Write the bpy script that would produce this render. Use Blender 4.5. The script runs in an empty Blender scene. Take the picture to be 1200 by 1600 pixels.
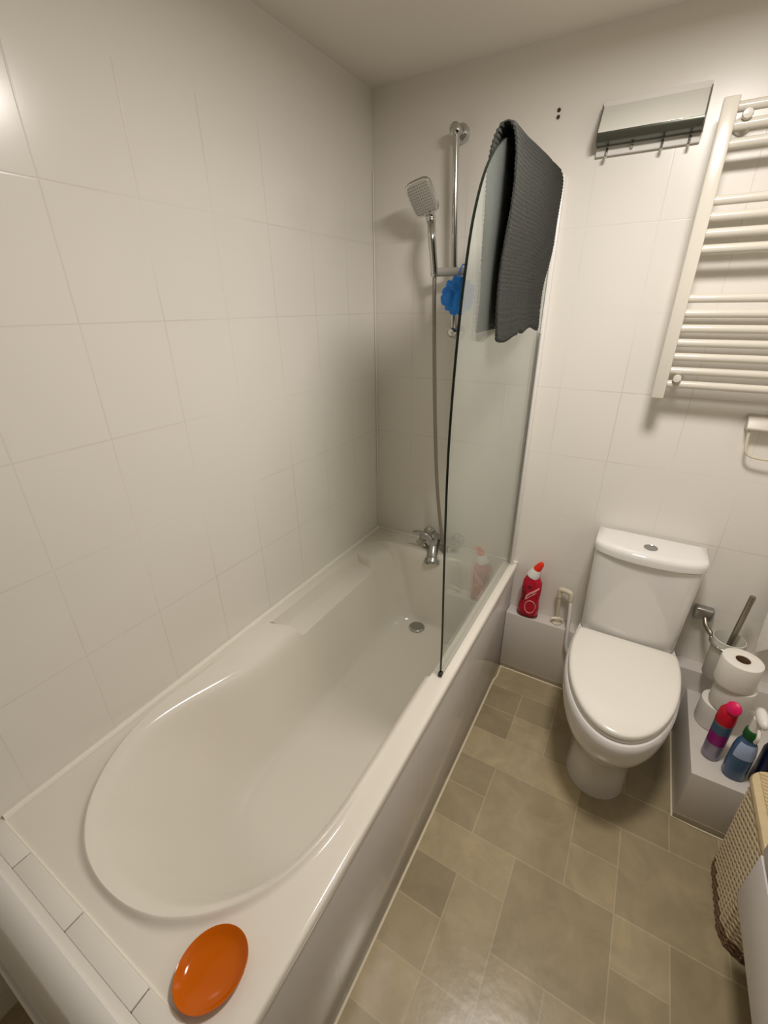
import bpy, bmesh, math, random
from mathutils import Vector, Matrix, Euler
random.seed(7)
SC = bpy.context.scene
COL = SC.collection
PI = math.pi

# ------------------------------------------------------------------ camera
CAM = Vector((1.0202, -1.6806, 1.5362))
cr = Vector((0.86451937, 0.50252599, -0.00859531))
cu = Vector((-0.20744727, 0.37235402, 0.90460937))
cf = Vector((-0.45779022, 0.78026925, -0.42615491))
cam = bpy.data.cameras.new('camera')
cam.sensor_fit = 'VERTICAL'
cam.sensor_height = 36.0
cam.sensor_width = 27.0
cam.lens = 36.0 * 684.98 / 1600.0
cam.clip_start = 0.02
camo = bpy.data.objects.new('camera', cam)
COL.objects.link(camo)
M4 = Matrix((cr, cu, -cf)).transposed().to_4x4()
M4.translation = CAM
camo.matrix_world = M4
SC.camera = camo

# ------------------------------------------------------------------ light
world = bpy.data.worlds.new('world')
SC.world = world
world.use_nodes = True
world.node_tree.nodes['Background'].inputs[0].default_value = (1.0, 0.93, 0.82, 1)
world.node_tree.nodes['Background'].inputs[1].default_value = 0.05


def area(name, loc, size, power, color, rot=(0, 0, 0), spread=180):
    l = bpy.data.lights.new(name, 'AREA')
    l.shape = 'DISK'
    l.size = size
    l.energy = power
    l.color = color
    l.spread = math.radians(spread)
    o = bpy.data.objects.new(name, l)
    COL.objects.link(o)
    o.location = loc
    o.rotation_euler = rot
    return o


LIGHT_COL = (1.0, 0.935, 0.885)
area('ceiling_lamp', (1.06, -0.79, 2.165), 0.26, 14.9, LIGHT_COL)
SC.view_settings.view_transform = 'Standard'
SC.view_settings.look = 'None'
SC.view_settings.gamma = 1.0
SC.view_settings.use_curve_mapping = False
SC.view_settings.exposure = 0.07

# ------------------------------------------------------------------ materials


def lin(c):
    return tuple((x / 12.92 if x <= 0.04045 else ((x + 0.055) / 1.055) ** 2.4) for x in c)


def rgb(r, g, b):
    return lin((r / 255, g / 255, b / 255)) + (1.0,)


def new_mat(name):
    m = bpy.data.materials.new(name)
    m.use_nodes = True
    nt = m.node_tree
    return m, nt, nt.nodes['Principled BSDF']


def mat(name, col, rough=0.4, metal=0.0, spec=0.5, bump=None, coat=0.0, vary=None, sss=0.0):
    m, nt, b = new_mat(name)
    b.inputs['Base Color'].default_value = col
    b.inputs['Roughness'].default_value = rough
    b.inputs['Metallic'].default_value = metal
    b.inputs['Specular IOR Level'].default_value = spec
    b.inputs['Coat Weight'].default_value = coat
    N = nt.nodes.new
    if vary or bump:
        tc = N('ShaderNodeTexCoord')
    if vary:
        sc, amt = vary
        n = N('ShaderNodeTexNoise')
        n.inputs['Scale'].default_value = sc
        n.inputs['Detail'].default_value = 4
        nt.links.new(tc.outputs['Object'], n.inputs['Vector'])
        mr = N('ShaderNodeMapRange')
        mr.inputs[3].default_value = 1 - amt
        mr.inputs[4].default_value = 1 + amt
        nt.links.new(n.outputs[0], mr.inputs[0])
        mx = N('ShaderNodeVectorMath')
        mx.operation = 'SCALE'
        mx.inputs[0].default_value = col[:3]
        nt.links.new(mr.outputs[0], mx.inputs['Scale'])
        nt.links.new(mx.outputs[0], b.inputs['Base Color'])
    if bump:
        sc, st = bump
        n = N('ShaderNodeTexNoise')
        n.inputs['Scale'].default_value = sc
        nt.links.new(tc.outputs['Object'], n.inputs['Vector'])
        bp = N("ShaderNodeBump")
        bp.inputs['Strength'].default_value = st
        bp.inputs['Distance'].default_value = 0.002
        nt.links.new(n.outputs[0], bp.inputs['Height'])
        nt.links.new(bp.outputs[0], b.inputs['Normal'])
    return m


def tile_mat(name, haxis, hoff, hsize, zoff, zsize, zmax, col, groove_col, rough=0.22, gw=0.0024, bump=0.22):
    """white painted wall tiles: shallow grooves on a grid laid in the wall's own plane"""
    m, nt, b = new_mat(name)
    N, L = nt.nodes.new, nt.links.new
    b.inputs['Roughness'].default_value = rough
    geo = N('ShaderNodeNewGeometry')
    sep = N('ShaderNodeSeparateXYZ')
    L(geo.outputs['Position'], sep.inputs[0])

    def math_(op, a, bb=None):
        n = N('ShaderNodeMath')
        n.operation = op
        for i, v in enumerate((a, bb)):
            if v is None:
                continue
            if isinstance(v, (int, float)):
                n.inputs[i].default_value = v
            else:
                L(v, n.inputs[i])
        return n.outputs[0]

    def line(sock, off, size):
        t = math_('DIVIDE', math_('SUBTRACT', sock, off), size)
        f = math_('FRACT', math_('ADD', t, 100.5))
        d = math_('MULTIPLY', math_('ABSOLUTE', math_('SUBTRACT', f, 0.5)), size)   # distance to the joint
        mr = N('ShaderNodeMapRange')
        mr.interpolation_type = 'SMOOTHSTEP'
        mr.inputs[1].default_value = gw * 0.35
        mr.inputs[2].default_value = gw
        mr.inputs[3].default_value = 1
        mr.inputs[4].default_value = 0
        L(d, mr.inputs[0])
        return mr.outputs[0]
    a = line(sep.outputs[haxis], hoff, hsize)
    c = line(sep.outputs[2], zoff, zsize)
    below = math_('LESS_THAN', sep.outputs[2], zmax)
    g = math_('MULTIPLY', math_('MAXIMUM', a, c), below)
    # the grooves are half filled with paint: fainter here and there
    nz = N('ShaderNodeTexNoise')
    nz.inputs['Scale'].default_value = 2.2
    L(geo.outputs['Position'], nz.inputs['Vector'])
    fr = N('ShaderNodeMapRange')
    fr.inputs[1].default_value = 0.38
    fr.inputs[2].default_value = 0.68
    fr.inputs[3].default_value = 0.05
    fr.inputs[4].default_value = 1.0
    L(nz.outputs[0], fr.inputs[0])
    gm = math_('MULTIPLY', g, fr.outputs[0])
    mix = N('ShaderNodeMix')
    mix.data_type = 'RGBA'
    mix.inputs[6].default_value = col
    mix.inputs[7].default_value = groove_col
    L(gm, mix.inputs[0])
    L(mix.outputs[2], b.inputs['Base Color'])
    n2 = N('ShaderNodeTexNoise')
    n2.inputs['Scale'].default_value = 9
    L(geo.outputs['Position'], n2.inputs['Vector'])
    h = math_('ADD', math_('MULTIPLY', gm, -1.0), math_('MULTIPLY', n2.outputs[0], 0.25))
    bp = N('ShaderNodeBump')
    bp.inputs['Strength'].default_value = bump
    bp.inputs['Distance'].default_value = 0.0015
    L(h, bp.inputs['Height'])
    L(bp.outputs[0], b.inputs['Normal'])
    return m


WALLC = rgb(235, 231, 222)
GROOVE = rgb(220, 214, 203)
TZ = (1.7475, 0.2403)
m_wall_left = tile_mat('painted tiles of the long wall', 1, -1.3492, 0.1933, TZ[0], TZ[1], 1.975, WALLC, GROOVE, rough=0.2)
m_wall_back = tile_mat('painted tiles of the end wall', 0, 0.954, 0.195, TZ[0], TZ[1], 1.975, WALLC, GROOVE, rough=0.3)
m_wall_plain = mat('white wall paint', WALLC, 0.45, bump=(60, 0.08))
m_ceil = mat('matt white ceiling paint', rgb(238, 232, 222), 0.8, bump=(40, 0.1))
m_apron = tile_mat('glossy pale tiles of the bath side', 1, -1.345, 0.40, 9.0, 20.0, 3, rgb(214, 209, 204), rgb(188, 183, 178), rough=0.16, gw=0.0018, bump=0.2)
m_box = mat('pale boxing paint', rgb(216, 210, 202), 0.3)
m_bath = mat('white bath acrylic', rgb(235, 230, 218), 0.13, coat=0.3)
m_ceramic = mat('white glazed ceramic', rgb(236, 234, 230), 0.08, coat=0.4)
m_seat = mat('white toilet seat plastic', rgb(240, 236, 226), 0.22)
m_rad = mat('white enamelled steel', rgb(216, 211, 198), 0.16, coat=0.3)
m_white_pl = mat('white plastic', rgb(236, 234, 228), 0.3)
m_pipe = mat('aged white pipe plastic', rgb(216, 208, 184), 0.35)
m_caulk = mat('white silicone', rgb(246, 242, 230), 0.35)
m_caulk_floor = mat('cream silicone', rgb(232, 222, 196), 0.45)
m_chrome = mat('chrome', (0.60, 0.60, 0.58, 1), 0.14, 1.0)
m_chrome_dull = mat('dull chrome', (0.42, 0.42, 0.40, 1), 0.3, 1.0)
m_steel = mat('brushed steel', (0.32, 0.29, 0.24, 1), 0.38, 1.0)
m_black = mat('black rubber', (0.012, 0.013, 0.011, 1), 0.5)
m_darkhole = mat('brown wall plug plastic', rgb(70, 44, 34), 0.6)
m_orange = mat('orange glazed ceramic', rgb(204, 98, 0), 0.1, spec=0.3)
m_paper = mat('white tissue paper', rgb(238, 234, 224), 0.95, bump=(180, 0.25))
m_card = mat('brown cardboard', rgb(120, 92, 62), 0.9)
m_blue = mat('blue nylon mesh', rgb(14, 134, 238), 0.55, bump=(90, 0.8))
m_red = mat('red bottle plastic', rgb(190, 12, 44), 0.25)
m_redcap = mat('orange red nozzle plastic', rgb(235, 48, 22), 0.35)
m_pink = mat('pale pink print', rgb(236, 160, 160), 0.4)
m_darkred = mat('dark red print', rgb(118, 8, 26), 0.4)
m_magenta = mat('magenta cap plastic', rgb(226, 14, 92), 0.35)
m_crimson = mat('crimson cap plastic', rgb(196, 8, 40), 0.35)
m_lilac = mat('lilac metal print', rgb(158, 150, 168), 0.3, 0.3)
m_silver = mat('silver can metal', rgb(150, 148, 150), 0.35, 0.6)
m_purple = mat('purple print', rgb(150, 20, 120), 0.4)
m_teal = mat('teal print', rgb(70, 100, 124), 0.4)
m_green = mat('dark green plastic', rgb(12, 84, 34), 0.4)
m_liquid = mat('blue cleaner bottle plastic', rgb(72, 102, 136), 0.2)
m_paleblue = mat('pale blue label print', rgb(176, 194, 228), 0.4)
m_navy = mat('navy bottle plastic', rgb(14, 20, 66), 0.3)
m_vanity = mat('white lacquered board', rgb(222, 218, 216), 0.35)
m_gap_shade = mat('painted gap shade', rgb(60, 54, 46), 0.7)
m_frost = mat('frosted cup plastic', rgb(222, 219, 208), 0.5)
m_cloth = mat('white towelling', rgb(236, 232, 224), 0.95, bump=(140, 0.6))


def floor_mat():
    """vinyl slabs: the tone of each slab is stored per face, light joints come as faces of their own"""
    m, nt, b = new_mat('stone look vinyl')
    N, L = nt.nodes.new, nt.links.new
    at = N('ShaderNodeAttribute')
    at.attribute_name = 'tone'
    geo = N('ShaderNodeNewGeometry')
    n1 = N('ShaderNodeTexNoise')
    n1.inputs['Scale'].default_value = 9
    n1.inputs['Detail'].default_value = 8
    n1.inputs['Roughness'].default_value = 0.62
    n1.inputs['Distortion'].default_value = 0.6
    L(geo.outputs['Position'], n1.inputs['Vector'])
    mr = N('ShaderNodeMapRange')
    mr.inputs[1].default_value = 0.3
    mr.inputs[2].default_value = 0.7
    mr.inputs[3].default_value = 0.86
    mr.inputs[4].default_value = 1.16
    L(n1.outputs[0], mr.inputs[0])
    mul = N('ShaderNodeVectorMath')
    mul.operation = 'SCALE'
    L(at.outputs['Color'], mul.inputs[0])
    L(mr.outputs[0], mul.inputs['Scale'])
    L(mul.outputs[0], b.inputs['Base Color'])
    b.inputs['Roughness'].default_value = 0.27
    bp = N('ShaderNodeBump')
    bp.inputs['Strength'].default_value = 0.25
    bp.inputs['Distance'].default_value = 0.002
    n2 = N('ShaderNodeTexNoise')
    n2.inputs['Scale'].default_value = 30
    L(geo.outputs['Position'], n2.inputs['Vector'])
    L(n2.outputs[0], bp.inputs['Height'])
    L(bp.outputs[0], b.inputs['Normal'])
    return m


def glass_mat():
    """thin sheet glass with a film of limescale"""
    m, nt, b = new_mat('limescaled glass')
    N, L = nt.nodes.new, nt.links.new
    nt.nodes.remove(b)
    out = nt.nodes['Material Output']
    tr = N('ShaderNodeBsdfTransparent')
    tr.inputs[0].default_value = (0.955, 0.975, 0.96, 1)
    df = N('ShaderNodeBsdfTranslucent')
    df.inputs[0].default_value = (0.84, 0.88, 0.82, 1)
    d2 = N('ShaderNodeBsdfDiffuse')
    d2.inputs[0].default_value = (0.80, 0.84, 0.79, 1)
    md = N('ShaderNodeMixShader')
    md.inputs[0].default_value = 0.5
    L(df.outputs[0], md.inputs[1])
    L(d2.outputs[0], md.inputs[2])
    geo = N('ShaderNodeNewGeometry')
    nz = N('ShaderNodeTexNoise')
    nz.inputs['Scale'].default_value = 5
    nz.inputs['Detail'].default_value = 6
    L(geo.outputs['Position'], nz.inputs['Vector'])
    mr = N('ShaderNodeMapRange')
    mr.inputs[3].default_value = 0.09
    mr.inputs[4].default_value = 0.17
    L(nz.outputs[0], mr.inputs[0])
    mf = N('ShaderNodeMixShader')
    L(mr.outputs[0], mf.inputs[0])
    L(tr.outputs[0], mf.inputs[1])
    L(md.outputs[0], mf.inputs[2])
    gl = N('ShaderNodeBsdfGlossy')
    gl.inputs['Roughness'].default_value = 0.02
    dt = N('ShaderNodeVectorMath')
    dt.operation = 'DOT_PRODUCT'
    L(geo.outputs['Normal'], dt.inputs[0])
    L(geo.outputs['Incoming'], dt.inputs[1])

    def mth(op, a, b=None):
        n = N('ShaderNodeMath')
        n.operation = op
        for i, v in enumerate((a, b)):
            if v is None:
                continue
            if isinstance(v, (int, float)):
                n.inputs[i].default_value = v
            else:
                L(v, n.inputs[i])
        return n.outputs[0]
    fz = mth('ADD', mth('MULTIPLY', mth('POWER', mth('SUBTRACT', 1.0, mth('ABSOLUTE', dt.outputs['Value'])), 5.0), 0.90), 0.04)
    ms = N('ShaderNodeMixShader')
    L(fz, ms.inputs[0])
    L(mf.outputs[0], ms.inputs[1])
    L(gl.outputs[0], ms.inputs[2])
    L(ms.outputs[0], out.inputs[0])
    return m


def towel_mat():
    m, nt, b = new_mat('grey chenille')
    N, L = nt.nodes.new, nt.links.new
    tc = N('ShaderNodeTexCoord')
    n = N('ShaderNodeTexNoise')
    n.inputs['Scale'].default_value = 260
    n.inputs['Detail'].default_value = 3
    L(tc.outputs['Object'], n.inputs['Vector'])
    r = N('ShaderNodeValToRGB')
    r.color_ramp.elements[0].position = 0.3
    r.color_ramp.elements[0].color = rgb(28, 29, 25)
    r.color_ramp.elements[1].position = 0.72
    r.color_ramp.elements[1].color = rgb(51, 52, 46)
    L(n.outputs[0], r.inputs[0])
    L(r.outputs[0], b.inputs['Base Color'])
    b.inputs['Roughness'].default_value = 0.97
    bp = N("ShaderNodeBump")
    bp.inputs['Strength'].default_value = 0.7
    bp.inputs['Distance'].default_value = 0.002
    L(n.outputs[0], bp.inputs['Height'])
    L(bp.outputs[0], b.inputs['Normal'])
    return m


m_floor = floor_mat()
m_glass = glass_mat()
m_edge = mat('dark green glass edge', (0.008, 0.013, 0.010, 1), 0.25)
m_towel = towel_mat()
m_wicker = mat('painted wicker', rgb(208, 192, 160), 0.7, vary=(70, 0.18), bump=(120, 0.4))
m_wick_brown = mat('brown wicker', rgb(128, 102, 78), 0.75, vary=(70, 0.2))
m_wick_lid = mat('straw wicker lid', rgb(206, 186, 146), 0.7, vary=(60, 0.18))
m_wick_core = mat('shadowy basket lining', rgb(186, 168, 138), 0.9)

# ------------------------------------------------------------------ helpers


def thing(name, label, cat, loc=(0, 0, 0), group=None):
    o = bpy.data.objects.new(name, None)
    o.empty_display_size = 0.03
    o.location = loc
    COL.objects.link(o)
    o['label'] = label
    o['category'] = cat
    if group:
        o['group'] = group
    return o


def tag(o, label, cat, group=None):
    o['label'] = label
    o['category'] = cat
    if group:
        o['group'] = group
    return o


def obj(name, bm, m, parent=None, smooth=35, structure=False, mats=None, label=None):
    """link a bmesh (in world coordinates) as one mesh object"""
    bmesh.ops.recalc_face_normals(bm, faces=bm.faces[:])
    me = bpy.data.meshes.new(name)
    if parent is not None:
        off = Vector(parent.location)
        p = parent.parent
        while p is not None:
            off += Vector(p.location)
            p = p.parent
        bmesh.ops.translate(bm, verts=bm.verts[:], vec=-off)
    bm.to_mesh(me)
    bm.free()
    for mm in (mats or [m]):
        me.materials.append(mm)
    o = bpy.data.objects.new(name, me)
    COL.objects.link(o)
    if parent is not None:
        o.parent = parent
    if smooth:
        me.polygons.foreach_set('use_smooth', [True] * len(me.polygons))
        me.set_sharp_from_angle(angle=math.radians(smooth))
    if structure:
        o['kind'] = 'structure'
    if label:
        o['label'] = label
    return o


def bx(x0, x1, y0, y1, z0, z1, bev=0.0, seg=2, bm=None):
    b2 = bmesh.new()
    r = bmesh.ops.create_cube(b2, size=1.0)
    for v in b2.verts:
        v.co = Vector(((x0 + x1) / 2 + v.co.x * (x1 - x0), (y0 + y1) / 2 + v.co.y * (y1 - y0), (z0 + z1) / 2 + v.co.z * (z1 - z0)))
    if bev:
        bmesh.ops.bevel(b2, geom=b2.edges[:], offset=bev, segments=seg, affect='EDGES', profile=0.5)
    return merge(bm, b2)


def merge(bm, b2):
    if bm is None:
        return b2
    me = bpy.data.meshes.new('tmp')
    b2.to_mesh(me)
    b2.free()
    bm.from_mesh(me)
    bpy.data.meshes.remove(me)
    return bm


def loft(rings, cap0=True, cap1=True, closed=True, bm=None):
    bm = bm or bmesh.new()
    vs = [[bm.verts.new(p) for p in r] for r in rings]
    n = len(rings[0])
    for i in range(len(rings) - 1):
        for k in range(n if closed else n - 1):
            k2 = (k + 1) % n
            bm.faces.new((vs[i][k], vs[i][k2], vs[i + 1][k2], vs[i + 1][k]))
    if cap0:
        bm.faces.new(vs[0][::-1])
    if cap1:
        bm.faces.new(vs[-1])
    return bm


def lathe(profile, loc, axis=(0, 0, 1), n=32, bm=None, cap0=True, cap1=True):
    """profile of (radius, height) turned about an axis through loc"""
    q = Vector((0, 0, 1)).rotation_difference(Vector(axis).normalized())
    loc = Vector(loc)
    rings = []
    for r, h in profile:
        rings.append([loc + q @ Vector((r * math.cos(2 * PI * k / n), r * math.sin(2 * PI * k / n), h)) for k in range(n)])
    return loft(rings, cap0, cap1, True, bm)


def smooth_path(pts, sub=8):
    P = [Vector(p) for p in pts]
    out = []
    for i in range(len(P) - 1):
        p0, p1, p2, p3 = P[max(i - 1, 0)], P[i], P[i + 1], P[min(i + 2, len(P) - 1)]
        for s in range(sub):
            t = s / sub
            out.append(0.5 * ((2 * p1) + (-p0 + p2) * t + (2 * p0 - 5 * p1 + 4 * p2 - p3) * t * t + (-p0 + 3 * p1 - 3 * p2 + p3) * t ** 3))
    out.append(P[-1])
    return out


def tube(pts, r, n=12, bm=None, sub=0, radii=None, flat=None, closed=False):
    P = smooth_path(pts, sub) if sub else [Vector(p) for p in pts]
    rings = []
    up = None
    N = len(P)
    for i in range(N):
        a = P[(i - 1) % N] if (closed or i > 0) else P[i]
        c = P[(i + 1) % N] if (closed or i < N - 1) else P[i]
        t = (c - a).normalized()
        if up is None:
            up = Vector((0, 0, 1)) if abs(t.z) < 0.9 else Vector((0, 1, 0))
        s = t.cross(up)
        s.normalize()
        up = s.cross(t).normalized()
        rr = r if radii is None else radii[min(i, len(radii) - 1)]
        f = 1.0 if flat is None else flat
        rings.append([P[i] + s * (rr * math.cos(2 * PI * k / n)) + up * (rr * f * math.sin(2 * PI * k / n)) for k in range(n)])
    if closed:
        rings.append(rings[0])
        b = loft(rings, False, False, True, bm)
        bmesh.ops.remove_doubles(b, verts=b.verts[:], dist=1e-6)
        return b
    return loft(rings, True, True, True, bm)


def prism(pts, axis, a0, a1, bev=0, bm=None, seg=2):
    """polygon pts (2D, in the other two axes in order) pushed along an axis index"""
    def P(p, a):
        c = [p[0], p[1]]
        c.insert(axis, a)
        return Vector(c)
    b2 = loft([[P(p, a0) for p in pts], [P(p, a1) for p in pts]])
    if bev:
        bmesh.ops.bevel(b2, geom=b2.edges[:], offset=bev, segments=seg, affect='EDGES', profile=0.5)
    return merge(bm, b2)


def sphere(c, r, sc=(1, 1, 1), u=20, v=12, bm=None):
    b2 = bmesh.new()
    bmesh.ops.create_uvsphere(b2, u_segments=u, v_segments=v, radius=r)
    for w in b2.verts:
        w.co = Vector((c[0] + w.co.x * sc[0], c[1] + w.co.y * sc[1], c[2] + w.co.z * sc[2]))
    return merge(bm, b2)


# ------------------------------------------------------------------ the room
XR, YF, ZC = 1.78, -2.45, 2.205
ZR = 0.5285       # bath rim
W, L = 0.70, 1.600
obj('wall_left', bx(-0.1, 0, YF - 0.1, 0.1, 0, ZC), m_wall_left, structure=True, smooth=0)
obj('wall_back', bx(0, XR, 0, 0.1, 0, ZC), m_wall_back, structure=True, smooth=0)
obj('wall_right', bx(XR, XR + 0.1, YF - 0.1, 0.1, 0, ZC), m_wall_plain, structure=True, smooth=0)
obj('wall_front', bx(0, XR, YF - 0.1, YF, 0, ZC), mat('wall darkened to cut bounce light', rgb(150, 141, 126), 0.6), structure=True, smooth=0)  # unseen wall, coloured darker to weaken the light bounced off it
obj('ceiling', bx(-0.1, XR + 0.1, YF - 0.1, 0.1, ZC, ZC + 0.1), m_ceil, structure=True, smooth=0)


def build_floor():
    bm = bmesh.new()
    X = [0.0 + 0.70 - 0.137 * 5 + 0.0] + []
    gx = [0.700, 0.834, 0.973, 1.112, 1.246, 1.380, 1.514, 1.648, 1.782]
    gx = [0.700 - 0.137 * k for k in range(5, 0, -1)] + gx
    gx[0] = 0.0
    gy = [0.0, -0.065, -0.190, -0.315, -0.440, -0.570, -0.695, -0.823, -0.950, -1.075, -1.200, -1.325, -1.45, -1.575, -1.70, -1.825, -1.95, -2.075, -2.2, -2.325, YF]
    O = 5     # grid column of x = 0.70
    # slabs seen in the photograph: (column, row, columns, rows, tone)
    S = [(0, 1, 2, 1, 0.95), (0, 2, 1, 1, 0.84), (1, 2, 1, 1, 0.86), (0, 3, 1, 1, 0.83), (1, 3, 1, 1, 0.99), (2, 1, 2, 3, 0.92),
         (0, 4, 3, 1, 1.02), (3, 4, 2, 1, 0.86), (0, 5, 1, 1, 0.88), (0, 6, 1, 1, 0.89), (1, 5, 2, 2, 0.93), (0, 7, 2, 1, 1.0),
         (3, 5, 1, 1, 0.90), (3, 6, 1, 1, 0.98), (4, 5, 2, 2, 0.90), (2, 7, 2, 2, 0.90), (0, 8, 1, 1, 0.84), (0, 9, 1, 1, 0.95),
         (1, 8, 1, 2, 0.98), (0, 10, 1, 1, 1.04), (4, 7, 1, 1, 0.99), (5, 7, 2, 2, 0.88), (4, 8, 1, 2, 0.92), (2, 9, 1, 1, 0.95), (3, 9, 1, 1, 0.97),
         (1, 10, 1, 1, 0.98), (2, 10, 2, 2, 0.97), (0, 11, 2, 2, 0.92), (4, 10, 2, 1, 0.93), (4, 1, 2, 3, 0.9)]
    used = {}
    for c, r, w, h, t in S:
        for i in range(w):
            for j in range(h):
                used[(c + O + i, r + j)] = 1
    slabs = [(c + O, r, w, h, t) for c, r, w, h, t in S]
    nc, nr = len(gx) - 1, len(gy) - 1
    rnd = random.Random(3)
    for r in range(nr):
        for c in range(nc):
            if (c, r) in used:
                continue
            w = 1
            if rnd.random() < 0.6 and c + 1 < nc and (c + 1, r) not in used:
                w = 2
            for i in range(w):
                used[(c + i, r)] = 1
            slabs.append((c, r, w, 1, 0.86 + 0.18 * rnd.random()))
    lay = bm.loops.layers.float_color.new('tone')
    base = lin((180 / 255, 165 / 255, 131 / 255))
    joint = lin((190 / 255, 180 / 255, 150 / 255))
    g = 0.0016

    def quad(x0, x1, y0, y1, col):
        f = bm.faces.new([bm.verts.new(v) for v in ((x0, y0, 0), (x1, y0, 0), (x1, y1, 0), (x0, y1, 0))])
        for lp in f.loops:
            lp[lay] = (*col, 1)
    for c, r, w, h, t in slabs:
        x0, x1 = gx[c], min(gx[c + w], XR)
        y1, y0 = gy[r], gy[min(r + h, nr)]
        tt = (t - 0.93) * 0.8 + 0.93
        quad(x0 + g, x1 - g, y0 + g, y1 - g, [v * tt * tt for v in base])
        jt = 0.25 + 0.6 * rnd.random()
        jc = [jv * jt + bv * (1 - jt) for jv, bv in zip(joint, base)]
        quad(x0, x1, y0, y0 + g, jc)
        quad(x0, x1, y1 - g, y1, jc)
        quad(x0, x0 + g, y0 + g, y1 - g, jc)
        quad(x1 - g, x1, y0 + g, y1 - g, jc)
    # thickness
    b2 = bx(0, XR, YF, 0, -0.06, -0.0005)
    merge(bm, b2)
    return bm


fl = obj('floor', build_floor(), m_floor, structure=True, smooth=0)
YB = 0.0648       # boxing depth
ZB = 0.3093
obj('wall_boxing_back', bx(W - 0.008, XR, -YB, 0, 0, ZB, 0.003), m_box, structure=True)
XB, YBR, ZBR = 1.388, -0.446, 0.222
obj('wall_boxing_right', bx(XB, XR, YBR, -YB, 0, ZBR, 0.003), m_box, structure=True)
# vinyl turned up at the foot of the boxing
m_skirt = mat('upturned vinyl', rgb(172, 160, 136), 0.4, vary=(14, 0.08))
obj('baseboard_back', bx(W - 0.004, 1.10, -YB - 0.004, -YB, 0, 0.026, 0.001), m_skirt, structure=True)
obj('baseboard_right', bx(XB, 1.62, YBR - 0.002, YBR, 0, 0.028, 0.0005), m_skirt, structure=True)
# silicone beads
obj('trim_1', tube([(0.004, -L, ZR + 0.003), (0.004, -0.8, ZR + 0.003), (0.004, -0.004, ZR + 0.003)], 0.0085, 8), m_caulk, structure=True)
obj('trim_2', tube([(0.0, -0.004, ZR + 0.003), (0.3, -0.004, ZR + 0.003), (W, -0.004, ZR + 0.003)], 0.005, 8), m_caulk, structure=True)
obj('trim_3', tube([(0.004, -0.004, ZR), (0.004, -0.004, 0.9), (0.004, -0.004, 1.98)], 0.003, 8), m_caulk, structure=True)
obj('trim_4', tube([(0.697, -L - 0.05, 0.002), (0.698, -1.1, 0.002), (0.698, -0.17, 0.002), (0.705, -0.14, 0.002), (0.701, -YB - 0.004, 0.002)], 0.0042, 8), m_caulk_floor, structure=True)
obj('trim_5', tube([(0.70, -YB - 0.006, 0.002), (1.06, -YB - 0.006, 0.002)], 0.0042, 8), m_caulk_floor, structure=True)
obj('trim_6', tube([(XB - 0.002, -YB - 0.01, 0.002), (XB - 0.002, YBR - 0.002, 0.002), (XB + 0.06, YBR - 0.005, 0.002), (1.60, YBR - 0.005, 0.002)], 0.003, 8), m_caulk_floor, structure=True)

# tiled ledge on a low wall behind the near end of the bath
obj('wall_ledge', bx(0, 0.692, -1.652, -1.602, 0, ZR - 0.002), m_wall_plain, structure=True)
bm = bmesh.new()
js = [0.0, 0.131, 0.326, 0.523, 0.692]
for a, b in zip(js[:-1], js[1:]):
    bx(a + 0.0012, b - 0.0012, -1.636, -1.6045, ZR - 0.002, ZR + 0.0045, 0.0015, bm=bm)
obj('trim_7', bm, m_wall_plain, structure=True)
bm = bx(0, 0.690, -1.635, -1.610, ZR - 0.002, ZR + 0.0030)
obj('trim_11', bx(0, 0.690, -1.6493, -1.6362, ZR - 0.002, ZR + 0.003), m_wall_plain, structure=True)
obj('trim_10', tube([(0.0, -1.602, ZR + 0.0005), (0.69, -1.602, ZR - 0.0005)], 0.0035, 8), m_caulk, structure=True)
obj('trim_8', bm, mat('grey tile joint', rgb(150, 140, 124), 0.8), structure=True)
# rounded capping beyond the ledge, with a lipped lower edge
prof = [(-1.6515, ZR - 0.12), (-1.6495, ZR + 0.008)]
for k in range(13):
    a = PI / 2 * k / 12
    prof.append((-1.653 - 0.028 * math.sin(a) - 0.010 * (k / 12) ** 3, ZR - 0.008 + 0.020 * math.cos(a)))
prof += [(-1.700, ZR - 0.032), (-1.708, ZR - 0.065), (-1.713, ZR - 0.098), (-1.7145, ZR - 0.104), (-1.719, ZR - 0.100), (-1.7225, ZR - 0.105), (-1.7225, ZR - 0.12)]
obj('trim_9', prism(prof, 0, 0.0, 0.66), m_white_pl, structure=True)

# ------------------------------------------------------------------ bathtub
bath = thing('bathtub', 'white built-in bathtub with moulded soap shelf, along the tiled left wall', 'bathtub', (0.35, -0.8, 0))


def bath_outline(k, n, xl, xr, yf, rf, yn, bn):
    """outline of a tub: k runs round; straight far end with round corners, half ellipse at the near end"""
    cx, hw = (xl + xr) / 2, (xr - xl) / 2
    q = n // 4
    s = k % n
    if s < 2 * q:      # near end, from right (+x) round to left
        a = -PI * s / (2 * q)
        ex = 2 / 2.15
        cc, ss = math.cos(a), math.sin(a)
        return Vector((cx + hw * math.copysign(abs(cc) ** ex, cc), (yn + bn) + bn * math.copysign(abs(ss) ** ex, ss), 0))
    s -= 2 * q
    y0 = yn + bn
    # left side up, far corner, across, far corner, right side down
    segs = [('l', yf - rf - y0), ('c', PI / 2 * rf), ('l', 2 * hw - 2 * rf), ('c', PI / 2 * rf), ('l', yf - rf - y0)]
    return s, q, segs, (xl, xr, yf, rf, y0)


NSEG = 400
# fixed share of the samples for each stretch so rings correspond
CNT = [0] * 6
n_near, n_side, n_cor, n_far = 110, 150, 30, 40


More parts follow.
